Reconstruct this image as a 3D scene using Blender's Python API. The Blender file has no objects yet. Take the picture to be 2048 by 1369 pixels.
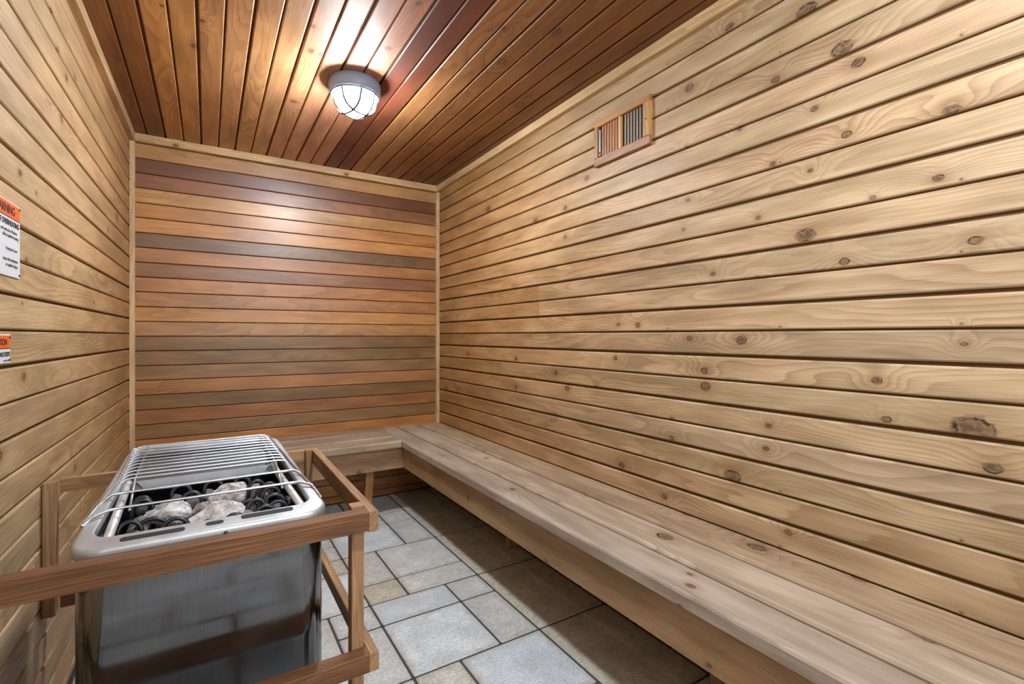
import bpy, bmesh, math, random
from mathutils import Vector, Matrix, noise

random.seed(7)
S = bpy.context.scene
COL = S.collection

# ------------------------------------------------------------------ camera
# room axes: +X along the back wall, +Y towards the back wall, +Z up, floor at 0
CAM_Z = 1.08
F_PX = 972.0
YAW = math.atan(608.0 / F_PX)
cam = bpy.data.cameras.new('camera')
cam.sensor_width = 36.0
cam.lens = F_PX * 36.0 / 2048.0
cam.shift_y = -11.5 / 2048.0
cam.clip_start = 0.02
camo = bpy.data.objects.new('camera', cam)
camo.location = (0, 0, CAM_Z)
camo.rotation_euler = (math.pi / 2, 0, -YAW)
COL.objects.link(camo)
S.camera = camo

# ------------------------------------------------------------------ light and exposure
w = bpy.data.worlds.new('world')
S.world = w
w.use_nodes = True
bg = w.node_tree.nodes['Background']
bg.inputs[0].default_value = (0.80, 0.90, 1.0, 1)
bg.inputs[1].default_value = 0.3

def area(name, loc, rot, sx, sy, power, color):
    l = bpy.data.lights.new(name, 'AREA')
    l.shape = 'RECTANGLE'; l.size = sx; l.size_y = sy
    l.energy = power; l.color = color
    o = bpy.data.objects.new(name, l)
    o.location = loc; o.rotation_euler = rot
    COL.objects.link(o)
    return o
# added soft fill light, outside the doorway behind the photographer
area('rear_fill_light', (0.70, -1.30, 1.60), (math.radians(88), 0, math.radians(2)), 1.5, 0.9, 24, (0.92, 0.965, 1.0))
GLOBE_STRENGTH = 290.0

vs = S.view_settings
vs.view_transform = 'Standard'
vs.look = 'None'
vs.gamma = 1.0
vs.use_curve_mapping = False
vs.exposure = 0.46
S.cycles.max_bounces = 5
S.cycles.diffuse_bounces = 3
S.cycles.glossy_bounces = 3

# ------------------------------------------------------------------ helpers
def lin(c):
    return tuple((v / 255 / 12.92) if v <= 10 else ((v / 255 + .055) / 1.055) ** 2.4 for v in c)

class NT:
    def __init__(s, name):
        s.mat = bpy.data.materials.new(name); s.mat.use_nodes = True
        s.t = s.mat.node_tree; s.n = s.t.nodes; s.l = s.t.links
        s.b = s.n['Principled BSDF']
    def put(s, sock, v):
        if hasattr(v, 'is_linked'): s.l.new(v, sock)
        elif isinstance(v, (tuple, list)) and sock.type == 'RGBA' and len(v) == 3: sock.default_value = (*v, 1)
        else: sock.default_value = v
    def m(s, op, a, b=0.0, c=None, clamp=False):
        n = s.n.new('ShaderNodeMath'); n.operation = op; n.use_clamp = clamp
        s.put(n.inputs[0], a); s.put(n.inputs[1], b)
        if c is not None: s.put(n.inputs[2], c)
        return n.outputs[0]
    def comb(s, x, y, z):
        n = s.n.new('ShaderNodeCombineXYZ')
        for i, v in enumerate((x, y, z)): s.put(n.inputs[i], v)
        return n.outputs[0]
    def sep(s, v):
        n = s.n.new('ShaderNodeSeparateXYZ'); s.l.new(v, n.inputs[0]); return n.outputs
    def noise(s, vec, scale=1.0, detail=2.0, rough=0.5, dist=0.0):
        n = s.n.new('ShaderNodeTexNoise'); s.l.new(vec, n.inputs['Vector'])
        n.inputs['Scale'].default_value = scale; n.inputs['Detail'].default_value = detail
        n.inputs['Roughness'].default_value = rough; n.inputs['Distortion'].default_value = dist
        return n.outputs[0]
    def rng(s, v, a, b, c, d, smooth=True):
        n = s.n.new('ShaderNodeMapRange'); n.interpolation_type = 'SMOOTHSTEP' if smooth else 'LINEAR'
        s.put(n.inputs[0], v)
        for i, x in enumerate((a, b, c, d)): s.put(n.inputs[i + 1], x)
        return n.outputs[0]
    def mix(s, f, a, b, mode='MIX'):
        n = s.n.new('ShaderNodeMix'); n.data_type = 'RGBA'; n.blend_type = mode
        s.put(n.inputs[0], f); s.put(n.inputs[6], a); s.put(n.inputs[7], b)
        return n.outputs[2]
    def bump(s, h, strength, dist):
        n = s.n.new('ShaderNodeBump'); n.inputs['Strength'].default_value = strength
        n.inputs['Distance'].default_value = dist; s.l.new(h, n.inputs['Height'])
        s.l.new(n.outputs[0], s.b.inputs['Normal'])
    def obj(s):
        return s.n.new('ShaderNodeTexCoord').outputs['Object']
    def info(s):
        return s.n.new('ShaderNodeObjectInfo').outputs

def simple(name, color, rough=0.5, metal=0.0, spec=0.5):
    t = NT(name)
    t.put(t.b.inputs['Base Color'], color)
    t.b.inputs['Roughness'].default_value = rough
    t.b.inputs['Metallic'].default_value = metal
    t.b.inputs['Specular IOR Level'].default_value = spec
    return t.mat

NK = 5      # knot slots per board, stored on the board as k0..k4 = (along, across, radius)
def wood_material(name, rough=0.42, spec=0.5, ring_amt=0.30, fibre=1.0, coat=0.0, knots=True, freq=1.0):
    t = NT(name)
    x, y, z = t.sep(t.obj())
    inf = t.info()
    tint, rnd = inf['Color'], inf['Random']
    wv = t.m('ADD', y, t.m('MULTIPLY', z, 0.9))
    r1 = t.m('MULTIPLY', rnd, 71.0)
    def vm(op, a, b):
        n = t.n.new('ShaderNodeVectorMath'); n.operation = op
        t.put(n.inputs[0], a)
        if b is not None: t.put(n.inputs[1], b)
        return n
    fib = t.noise(t.comb(t.m('MULTIPLY', x, 9.0), t.m('MULTIPLY', wv, 520.0 * freq), r1), 1.0, 1.0, 0.6)
    blot = t.noise(t.comb(t.m('MULTIPLY', x, 3.4), t.m('MULTIPLY', wv, 16.0), t.m('ADD', r1, 3.0)), 1.0, 2.0, 0.55)
    n1 = t.noise(t.comb(t.m('MULTIPLY', x, 1.15), t.m('MULTIPLY', wv, 8.0), r1), 1.0, 1.0, 0.45)
    s = t.m('MULTIPLY_ADD', wv, t.m('MULTIPLY_ADD', rnd, 110.0 * freq, 14.0), t.m('MULTIPLY', n1, 15.0 * freq))
    s = t.m('MULTIPLY_ADD', blot, 2.2, s)
    if knots:
        pk = t.comb(x, wv, 0.0); d = None
        for i in range(NK):
            a = t.n.new('ShaderNodeAttribute'); a.attribute_type = 'OBJECT'; a.attribute_name = 'k%d' % i
            q = vm('MULTIPLY', vm('SUBTRACT', pk, a.outputs['Vector']).outputs[0], (0.72, 1.0, 0.0))
            kr = t.m('MAXIMUM', t.sep(a.outputs['Vector'])[2], 0.0003)
            di = t.m('DIVIDE', vm('LENGTH', q.outputs[0], None).outputs['Value'], kr)
            d = di if d is None else t.m('MINIMUM', d, di)
        jn = t.noise(t.comb(t.m('MULTIPLY', x, 70.0), t.m('MULTIPLY', wv, 70.0), r1), 1.0, 1.0)
        dj = t.m('MULTIPLY', d, t.m('MULTIPLY_ADD', jn, 0.9, 0.55))
        s = t.m('MULTIPLY_ADD', t.m('POWER', 2.718, t.m('MULTIPLY', t.m('MULTIPLY', d, d), -0.07)), 3.2, s)
        kmask = t.rng(dj, 0.35, 1.05, 1.0, 0.0)
        kring = t.m('MULTIPLY', t.rng(dj, 0.55, 0.80, 0.0, 1.0), t.rng(dj, 0.85, 1.08, 1.0, 0.0))
        kring = t.m('MULTIPLY', kring, t.rng(jn, 0.40, 0.60, 0.25, 0.95))
        khalo = t.rng(d, 0.7, 3.2, 1.0, 0.0)
    ag = t.n.new('ShaderNodeAttribute'); ag.attribute_type = 'OBJECT'; ag.attribute_name = 'honey'   # (from, to, amount) of far-end tint: wood hue plus warm light falloff painted in
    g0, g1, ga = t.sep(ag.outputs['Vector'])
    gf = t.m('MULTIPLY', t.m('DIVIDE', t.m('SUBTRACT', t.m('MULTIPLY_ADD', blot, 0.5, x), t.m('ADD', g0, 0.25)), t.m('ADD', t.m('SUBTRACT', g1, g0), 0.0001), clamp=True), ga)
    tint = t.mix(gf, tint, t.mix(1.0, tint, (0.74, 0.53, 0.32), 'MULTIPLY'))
    fr = t.m('FRACT', s)
    line = t.m('MULTIPLY', t.m('MULTIPLY', fr, fr), t.rng(fr, 0.90, 1.0, 1.0, 0.0))
    line = t.m('MULTIPLY', line, t.rng(n1, 0.30, 0.66, 0.30, 1.0))
    dark = t.mix(1.0, tint, (0.56, 0.46, 0.38), 'MULTIPLY')
    c = t.mix(t.m('MULTIPLY', line, ring_amt * 2.0, clamp=True), tint, dark)
    vb = t.m('MULTIPLY', t.rng(blot, 0.25, 0.75, 0.76, 1.17), t.rng(fib, 0.3, 0.7, 1.0 - 0.09 * fibre, 1.0 + 0.06 * fibre))
    c = t.mix(1.0, c, t.comb(vb, t.m('POWER', vb, 1.12), t.m('POWER', vb, 1.3)), 'MULTIPLY')
    if knots:
        c = t.mix(t.m('MULTIPLY', khalo, 0.45), c, t.mix(1.0, c, (0.68, 0.53, 0.40), 'MULTIPLY'))
        kn = t.mix(t.rng(jn, 0.35, 0.65, 0.0, 1.0), (0.055, 0.028, 0.016), (0.20, 0.105, 0.055))
        c = t.mix(t.m('MULTIPLY', kmask, 0.80), c, kn)
        c = t.mix(kring, c, (0.022, 0.012, 0.009))
    t.put(t.b.inputs['Base Color'], c)
    t.b.inputs['Roughness'].default_value = rough
    t.b.inputs['Specular IOR Level'].default_value = spec
    if coat:
        t.b.inputs['Coat Weight'].default_value = coat
        t.b.inputs['Coat Roughness'].default_value = 0.28
    t.bump(fib, 0.25, 0.0008)
    return t.mat

def tile_material():
    t = NT('stone_tile')
    o = t.obj(); inf = t.info()
    r = t.m('MULTIPLY', inf['Random'], 40.0)
    x, y, z = t.sep(o)
    v = t.comb(x, y, r)
    big = t.noise(v, 9.0, 4.0, 0.6)
    fine = t.noise(v, 160.0, 3.0, 0.7)
    mid = t.noise(v, 38.0, 3.0, 0.6)
    a = t.n.new('ShaderNodeAttribute'); a.attribute_type = 'OBJECT'; a.attribute_name = 'half'
    hx, hy, hz = t.sep(a.outputs['Vector'])
    ed = t.m('MINIMUM', t.m('SUBTRACT', hx, t.m('ABSOLUTE', x)), t.m('SUBTRACT', hy, t.m('ABSOLUTE', y)))
    worn = t.m('MULTIPLY', t.rng(t.m('SUBTRACT', ed, t.m('MULTIPLY', mid, 0.03)), -0.02, 0.018, 1.0, 0.0), t.rng(big, 0.40, 0.62, 0.15, 1.0))
    c = t.mix(t.rng(big, 0.3, 0.7, 0.0, 1.0), t.mix(1.0, inf['Color'], (0.78, 0.77, 0.76), 'MULTIPLY'), inf['Color'])
    speck = t.rng(fine, 0.36, 0.60, 0.74, 1.10)
    c = t.mix(1.0, c, t.comb(speck, speck, speck), 'MULTIPLY')
    rough_z = t.m('MULTIPLY', t.rng(mid, 0.48, 0.62, 0.0, 1.0), 0.5)
    c = t.mix(t.m('MULTIPLY', worn, 0.6), c, (0.30, 0.215, 0.14))
    c = t.mix(t.m('MULTIPLY', rough_z, hz), c, (0.34, 0.29, 0.24))
    t.put(t.b.inputs['Base Color'], c)
    t.b.inputs['Roughness'].default_value = 0.55
    t.bump(t.m('ADD', t.m('MULTIPLY', fine, 0.5), mid), 0.35, 0.002)
    return t.mat

def stone_material():
    t = NT('peridotite_stone')
    o = t.obj(); inf = t.info()
    n = t.noise(o, 45.0, 5.0, 0.65); n2 = t.noise(o, 220.0, 3.0, 0.6)
    c = t.mix(t.rng(n, 0.35, 0.65, 0.0, 1.0), t.mix(1.0, inf['Color'], (0.45, 0.42, 0.42), 'MULTIPLY'), inf['Color'])
    c = t.mix(t.m('MULTIPLY', t.rng(n2, 0.55, 0.7, 0.0, 1.0), 0.5), c, (0.10, 0.085, 0.08))
    t.put(t.b.inputs['Base Color'], c); t.b.inputs['Roughness'].default_value = 0.85
    t.bump(t.m('ADD', n, t.m('MULTIPLY', n2, 0.3)), 0.7, 0.006)
    return t.mat

def steel_material(name, color, rough, brushed=0.0, metal=1.0):
    t = NT(name)
    x, y, z = t.sep(t.obj())
    n = t.noise(t.comb(t.m('MULTIPLY', x, 420.0), t.m('MULTIPLY', y, 420.0), t.m('MULTIPLY', z, 9.0)), 1.0, 2.0)
    sm = t.noise(t.comb(x, y, z), 7.0, 4.0, 0.6)
    k = t.m('MULTIPLY', t.rng(n, 0.3, 0.7, 1.0 - 0.16 * brushed, 1.0 + 0.10 * brushed), t.rng(sm, 0.3, 0.7, 0.82, 1.05))
    t.put(t.b.inputs['Base Color'], t.mix(1.0, color, t.comb(k, k, k), 'MULTIPLY'))
    t.b.inputs['Metallic'].default_value = metal
    t.put(t.b.inputs['Roughness'], t.rng(sm, 0.3, 0.75, rough, rough + 0.14))
    return t.mat

WOOD = wood_material('cedar_knotty', 0.50, 0.35, 0.38, 1.3)
WOOD_SATIN = wood_material('cedar_satin', 0.52, 0.45, 0.46, 1.4, coat=0.05)
WOOD_CLEAR = wood_material('cedar_clear_satin', 0.40, 0.5, 0.36, 1.3, coat=0.16, knots=False)
WOOD_ROUGH = wood_material('oak_weathered', 0.6, 0.3, 0.50, 3.2, knots=False, freq=0.8)
BACK = simple('recessed_tongue_wood', (0.12, 0.064, 0.030), 0.8, spec=0.1)
GROUT = simple('grout', (0.060, 0.062, 0.066), 0.9, spec=0.2)
TILE = tile_material()
STONE = stone_material()
STEEL = steel_material('satin_steel', (0.52, 0.54, 0.57), 0.40, 0.2, 0.75)
PLATE = steel_material('dull_plate', (0.20, 0.21, 0.23), 0.40, 0.3, 0.8)
WIRE = steel_material('zinc_wire', (0.56, 0.59, 0.63), 0.32)
BODY = steel_material('dark_stainless_body', (0.20, 0.20, 0.205), 0.09, 0.35)
GALV = steel_material('galvanised_tube', (0.80, 0.81, 0.82), 0.38, 0.3, 0.8)
BLACK = simple('black_heating_coil', (0.010, 0.011, 0.013), 0.38)
LINER = simple('dark_heater_liner', (0.035, 0.036, 0.040), 0.5, 0.6)
SLOT = simple('slot_black', (0.008, 0.008, 0.009), 0.7)
BLUE = simple('blue_cable', (0.03, 0.14, 0.26), 0.4)
PLASTIC = simple('grey_lamp_housing', (0.20, 0.25, 0.34), 0.45)
CAGE = simple('lamp_cage', (0.05, 0.048, 0.048), 0.7, spec=0.2)
SIGNW = simple('sign_white', (0.70, 0.74, 0.78), 0.35)
SIGNO = simple('sign_orange', (0.85, 0.13, 0.02), 0.35)
INK = simple('sign_ink', (0.02, 0.018, 0.02), 0.5)
SCREW = simple('screw_head', (0.06, 0.055, 0.05), 0.4, 0.8)
def globe_material():
    t = NT('lit_frosted_globe')
    t.put(t.b.inputs['Base Color'], (0.9, 0.9, 0.9))
    t.put(t.b.inputs['Emission Color'], (0.85, 0.94, 1.0))
    t.b.inputs['Emission Strength'].default_value = GLOBE_STRENGTH
    return t.mat
GLOBE = globe_material()

def add(name, me, mat, parent=None, color=None, kind=None):
    o = bpy.data.objects.new(name, me)
    COL.objects.link(o)
    if mat and not me.materials: me.materials.append(mat)
    if parent is not None:
        o.parent = parent
        o.matrix_parent_inverse = Matrix.Translation(parent.location).inverted()
    if color is not None: o.color = (*color, 1)
    if kind: o['kind'] = kind
    return o

def thing(name, label, cat, loc=(0, 0, 0), group=None):
    o = bpy.data.objects.new(name, None)
    o.location = loc; o.empty_display_size = 0.05
    COL.objects.link(o)
    return tag(o, label, cat, group)
def tag(o, label, cat, group=None):
    o['label'] = label; o['category'] = cat
    if group: o['group'] = group
    return o

def from_bm(name, bm, smooth=False):
    me = bpy.data.meshes.new(name)
    bmesh.ops.recalc_face_normals(bm, faces=bm.faces[:])
    bm.to_mesh(me); bm.free()
    if smooth:
        for p in me.polygons: p.use_smooth = True
    return me

_boards = {}
def board_mesh(L, W, T, c, mat):
    """prism along X; width Y; thickness 0..T along Z, long front edges chamfered"""
    key = (round(L, 4), round(W, 4), round(T, 4), round(c, 4), mat.name)
    if key in _boards: return _boards[key]
    c2 = c * 0.4
    prof = [(-W / 2, 0), (-W / 2, T - c), (-W / 2 + c2, T - c2), (-W / 2 + c, T), (W / 2 - c, T), (W / 2 - c2, T - c2), (W / 2, T - c), (W / 2, 0)]
    n = len(prof)
    v = [(sx * L / 2, p[0], p[1]) for sx in (-1, 1) for p in prof]
    f = [(i, (i + 1) % n, n + (i + 1) % n, n + i) for i in range(n)]
    f = [tuple(reversed(q)) for q in f] + [tuple(range(n)), tuple(range(2 * n - 1, n - 1, -1))]
    me = bpy.data.meshes.new('board'); me.from_pydata(v, [], f)
    bm = bmesh.new(); bm.from_mesh(me); bmesh.ops.recalc_face_normals(bm, faces=bm.faces[:]); bm.to_mesh(me); bm.free()
    me.materials.append(mat)
    _boards[key] = me
    return me

X, Y, Z = Vector((1, 0, 0)), Vector((0, 1, 0)), Vector((0, 0, 1))
def board(name, parent, L, W, T, c, pos, lx, ly, mat, color, knots=()):
    me = board_mesh(L, W, T, c, mat)
    o = add(name, me, None, parent, color)
    lx = Vector(lx).normalized(); ly = Vector(ly).normalized(); lz = lx.cross(ly)
    M = Matrix((lx, ly, lz)).transposed().to_4x4(); M.translation = Vector(pos)
    o.matrix_basis = M
    for i, k in enumerate(knots[:NK]): o['k%d' % i] = [float(q) for q in k]
    return o

def bar(name, parent, x0, x1, y0, y1, z0, z1, axis, mat, color, c=0.003, knots=()):
    """board filling an axis aligned box, grain along axis"""
    dx, dy, dz = x1 - x0, y1 - y0, z1 - z0
    cx, cy, cz = (x0 + x1) / 2, (y0 + y1) / 2, (z0 + z1) / 2
    if axis == 'x': return board(name, parent, dx, dy, dz, c, (cx, cy, z0), X, Y, mat, color, knots)
    if axis == 'y': return board(name, parent, dy, dx, dz, c, (cx, cy, z0), Y, -X, mat, color, knots)
    return board(name, parent, dz, dx, dy, c, (cx, y1, cz), Z, -X, mat, color, knots)

def box_mesh(name, x0, x1, y0, y1, z0, z1, bevel=0.0):
    bm = bmesh.new()
    bmesh.ops.create_cube(bm, size=1.0)
    for v in bm.verts:
        v.co = Vector((x0 + (v.co.x + .5) * (x1 - x0), y0 + (v.co.y + .5) * (y1 - y0), z0 + (v.co.z + .5) * (z1 - z0)))
    if bevel: bmesh.ops.bevel(bm, geom=bm.edges[:], offset=bevel, segments=2, affect='EDGES', profile=0.6)
    return from_bm(name, bm)

def tube_mesh(name, pts, r, n=8, closed=False):
    pts = [Vector(p) for p in pts]
    bm = bmesh.new(); rings = []
    up = None
    for i, p in enumerate(pts):
        a = pts[i - 1] if (i > 0 or closed) else p
        b = pts[(i + 1) % len(pts)] if (i < len(pts) - 1 or closed) else p
        d = (b - a).normalized()
        if up is None:
            up = Vector((0, 0, 1)) if abs(d.z) < 0.9 else Vector((1, 0, 0))
        s = d.cross(up).normalized(); up = s.cross(d).normalized()
        rings.append([bm.verts.new(p + r * (math.cos(2 * math.pi * k / n) * s + math.sin(2 * math.pi * k / n) * up)) for k in range(n)])
    m = len(rings)
    for i in range(m if closed else m - 1):
        A, B = rings[i], rings[(i + 1) % m]
        for k in range(n): bm.faces.new((A[k], A[(k + 1) % n], B[(k + 1) % n], B[k]))
    if not closed:
        bm.faces.new(rings[0]); bm.faces.new(rings[-1])
    return from_bm(name, bm, True)

def lathe_mesh(name, prof, n=48, smooth=True):
    bm = bmesh.new(); rings = []
    for r, z in prof:
        if r < 1e-6: rings.append([bm.verts.new((0, 0, z))])
        else: rings.append([bm.verts.new((r * math.cos(2 * math.pi * k / n), r * math.sin(2 * math.pi * k / n), z)) for k in range(n)])
    for A, B in zip(rings, rings[1:]):
        if len(A) == 1 and len(B) == 1: continue
        for k in range(n):
            k2 = (k + 1) % n
            if len(A) == 1: bm.faces.new((A[0], B[k], B[k2]))
            elif len(B) == 1: bm.faces.new((A[k], A[k2], B[0]))
            else: bm.faces.new((A[k], A[k2], B[k2], B[k]))
    return from_bm(name, bm, smooth)

def loft_mesh(name, loops, cap0=False, cap1=False, smooth=False):
    bm = bmesh.new()
    R = [[bm.verts.new(p) for p in lp] for lp in loops]
    n = len(R[0])
    for A, B in zip(R, R[1:]):
        for k in range(n): bm.faces.new((A[k], A[(k + 1) % n], B[(k + 1) % n], B[k]))
    if cap0: bm.faces.new(R[0])
    if cap1: bm.faces.new(R[-1])
    return from_bm(name, bm, smooth)

def jitter(c, v=0.10, h=0.03):
    k = 1 + random.uniform(-v, v)
    return (c[0] * k * (1 + random.uniform(-h, h)), c[1] * k, c[2] * k * (1 + random.uniform(-h, h)))

# ------------------------------------------------------------------ the room
XL, XR, YB, YF = -0.3525, 1.412, 3.258, -0.75
ZC = 2.158
LS = 0.0135                                   # the left wall is not quite parallel to the right one
def xl(y): return XL + LS * (y - 3.233)
LDIR = Vector((LS, 1, 0)).normalized()
BT = 0.010                                    # board thickness
PALE = (0.50, 0.355, 0.213)
HONEY = (0.46, 0.285, 0.135)

def struct(name, me, mat, color=None):
    o = add(name, me, mat, None, color); o['kind'] = 'structure'; return o

# knots seen on the boards: (along, height relative to the lens, radius)
KR = [(0.365, -0.193, 0.037), (0.907, -0.003, 0.0187), (1.1, 0.002, 0.0121), (1.338, 0.052, 0.0136), (1.443, 0.057, 0.0101), (0.715, 0.291, 0.0251), (0.361, 0.217, 0.013), (0.617, 0.205, 0.0131), (0.401, 0.516, 0.0145), (0.623, 0.765, 0.0263), (0.585, 0.711, 0.0166), (0.712, 0.916, 0.0278), (0.948, 0.998, 0.0144), (1.1, 0.87, 0.0173), (0.799, 0.763, 0.0132), (0.691, 0.635, 0.011), (0.612, 0.536, 0.013), (1.04, -0.107, 0.0151), (1.036, -0.159, 0.0201), (0.544, -0.101, 0.0124), (0.524, -0.195, 0.011), (1.175, -0.287, 0.009), (0.82, -0.257, 0.0104), (1.175, -0.357, 0.0108), (0.828, -0.327, 0.0104), (0.333, -0.272, 0.0159), (0.937, -0.436, 0.0286), (1.168, -0.456, 0.0161), (1.426, -0.511, 0.0161), (1.209, -0.578, 0.0128), (0.762, -0.555, 0.0115), (0.424, 0.37, 0.0114), (0.856, 0.185, 0.0061), (1.008, 0.214, 0.0099), (0.553, 0.357, 0.0075), (0.853, 0.368, 0.0091), (1.575, -0.214, 0.015), (1.774, -0.232, 0.0162), (1.862, -0.165, 0.0144), (2.218, -0.114, 0.0135), (2.372, -0.196, 0.0142), (2.218, -0.268, 0.0135), (2.523, 0.763, 0.0238), (2.034, 0.598, 0.0153), (1.637, 0.705, 0.0154), (0.379, -0.008, 0.0066), (1.125, 0.383, 0.007), (1.106, 0.482, 0.0087), (0.702, 0.467, 0.0083), (1.46, -0.08, 0.0123), (2.792, -0.103, 0.0128), (3.124, -0.356, 0.021), (1.873, -0.368, 0.0096), (0.807, 0.517, 0.0103), (1.789, 0.608, 0.014), (1.789, 0.473, 0.0116), (1.113, 0.663, 0.0087), (0.913, 0.659, 0.0094)]
NAIL_Y = (0.384, 0.785, 1.195, 1.60, 2.01, 2.42, 2.82)
KL = [(1.609, -0.087, 0.0108), (1.94, 0.658, 0.0134), (1.583, 0.393, 0.0094), (1.703, 0.376, 0.0051), (2.877, 0.561, 0.0185), (1.628, 0.193, 0.0073), (1.995, 0.805, 0.0108), (2.101, 0.853, 0.0082), (2.394, 0.832, 0.0094), (1.841, 0.917, 0.0112), (1.597, 0.087, 0.0036), (2.001, -0.304, 0.0077), (1.456, -0.248, 0.0128), (2.101, -0.419, 0.0098), (2.385, 0.137, 0.0075), (1.9, 0.842, 0.0102), (2.67, 0.464, 0.0106)]
KC = [(0.421, 1.708, 0.0224), (0.579, 1.789, 0.0131), (0.34, 1.957, 0.0114), (0.319, 1.798, 0.0087), (1.054, 1.374, 0.016), (0.986, 1.636, 0.0157), (1.228, 1.81, 0.0135), (1.238, 1.899, 0.0187), (1.264, 2.322, 0.0163), (1.263, 2.702, 0.0213), (1.23, 3.107, 0.0169), (0.949, 1.809, 0.0105), (1.215, 1.284, 0.0125), (1.243, 1.451, 0.0097), (0.586, 1.493, 0.0081), (0.883, 1.458, 0.0105), (-0.033, 2.153, 0.013), (-0.009, 1.968, 0.0086), (-0.119, 1.948, 0.0065), (0.339, 2.422, 0.0115), (0.372, 1.964, 0.0077), (0.956, 2.249, 0.0124), (1.057, 2.557, 0.014), (1.348, 1.607, 0.0128), (1.269, 1.395, 0.0115)]
KN = [(1.159, 1.023, 0.0198), (1.318, 0.823, 0.0187), (1.364, 0.576, 0.0137), (1.216, 0.392, 0.0171), (1.368, 1.104, 0.012), (1.091, 0.382, 0.013), (0.985, 0.79, 0.0098), (1.033, 0.83, 0.0064), (1.229, 1.592, 0.0124), (1.219, 1.438, 0.0096), (1.015, 1.673, 0.0101), (1.082, 0.821, 0.0052), (1.123, 1.14, 0.0048), (1.23, 0.83, 0.0042), (1.146, 0.827, 0.004), (1.038, 0.602, 0.0055), (1.228, 2.889, 0.0096), (1.232, 2.813, 0.0094), (1.161, 2.161, 0.0101), (1.071, 1.511, 0.0076), (1.011, 1.411, 0.0053), (1.031, 1.393, 0.0053)]

# --- floor
floor = struct('floor', box_mesh('floor', -0.45, XR + 0.02, -2.2, YB + 0.02, -0.05, -0.004), GROUT)
U = 0.1525
P = 1.0615 * U
TX0, TY0 = 6.80 * U, 9.63 * U
GAP = 0.0085
fixed = [(-3, -1, 0, 2), (-1, 0, 0, 2), (-3, -1, 2, 3), (-1, 0, 2, 3), (-2, 0, 3, 4), (-2, 0, 4, 6), (-3, -2, 4, 6), (-3, -2, 3, 4),
         (-1, 0, 6, 8), (-1, 0, 8, 9), (-3, -1, 6, 8), (0, 2, 0, 3), (0, 2, 3, 6), (0, 2, 6, 9), (0, 2, 9, 12), (0, 2, -3, 0), (0, 2, -6, -3), (0, 2, -9, -6),
         (-2, 0, 9, 11), (-3, -1, 8, 9), (-4, -3, 5, 6), (-4, -3, 6, 7), (-4, -3, 7, 9), (-5, -3, 3, 5), (-4, -3, 2, 3), (-6, -4, 1, 3), (-4, -3, 0, 2),
         (-2, 0, -2, 0), (-3, -2, -1, 0), (-4, -2, 9, 11)]
warm = {(-3, -2, 3, 4): 1.0, (-4, -3, 5, 6): 0.8, (-2, 0, 3, 4): 0.5, (-3, -2, 4, 6): 0.55, (-3, -2, -1, 0): 0.7, (-1, 0, 0, 2): 0.4, (0, 2, 0, 3): 0.9, (-1, 0, 6, 8): 0.35, (0, 2, 3, 6): 0.85, (0, 2, 6, 9): 0.8, (0, 2, -3, 0): 0.9, (0, 2, 9, 12): 0.8}
I0, I1, J0, J1 = -9, 3, -15, 12
used = {}
for t_ in fixed:
    for i in range(t_[0], t_[1]):
        for j in range(t_[2], t_[3]): used[(i, j)] = 1
tiles = list(fixed)
rt = random.Random(3)
for j in range(J0, J1):
    for i in range(I0, I1):
        if (i, j) in used: continue
        for (a, b) in rt.sample([(2, 2), (2, 2), (2, 1), (1, 2), (1, 1)], 5) + [(1, 1)]:
            cells = [(i + p, j + q) for p in range(a) for q in range(b)]
            if all(c not in used and c[0] < I1 and c[1] < J1 for c in cells):
                for c in cells: used[c] = 1
                tiles.append((i, i + a, j, j + b)); break
for (i0, i1, j0, j1) in tiles:
    x0, x1 = TX0 + i0 * P + GAP / 2, TX0 + i1 * P - GAP / 2
    y0, y1 = TY0 + j0 * P + GAP / 2, TY0 + j1 * P - GAP / 2
    y1 = min(y1, YB - 0.004); y0 = max(y0, YF - 0.3); x1 = min(x1, XR - 0.004); x0 = max(x0, -0.36)
    if x1 - x0 < 0.02 or y1 - y0 < 0.02: continue
    hx, hy = (x1 - x0) / 2, (y1 - y0) / 2
    bm = bmesh.new()
    c = 0.004; prof = []
    loops = []
    for (e, zz) in ((0, -0.004), (0, -0.0025), (c, 0.0)):
        r_ = 0.006; lp = []
        for (sx, sy, a0) in ((1, 1, 0), (-1, 1, 90), (-1, -1, 180), (1, -1, 270)):
            for k in range(3):
                an = math.radians(a0 + 45 * k)
                lp.append((sx * (hx - e - r_) + r_ * math.cos(an), sy * (hy - e - r_) + r_ * math.sin(an), zz))
        loops.append(lp)
    me = loft_mesh('tile', loops, cap1=True)
    wv = warm.get((i0, i1, j0, j1), max(0.0, rt.uniform(-0.5, 0.6)))
    g = rt.uniform(0.64, 0.74)
    colr = (g * (0.93 - 0.06 * wv), g * (1.0 - 0.20 * wv), g * (1.07 - 0.42 * wv))
    o = add('floor_tile', me, TILE, floor, colr)
    o.location = ((x0 + x1) / 2, (y0 + y1) / 2, rt.uniform(-0.0006, 0.0006))
    o['half'] = [hx, hy, min(1.0, 0.15 + wv)]

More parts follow.
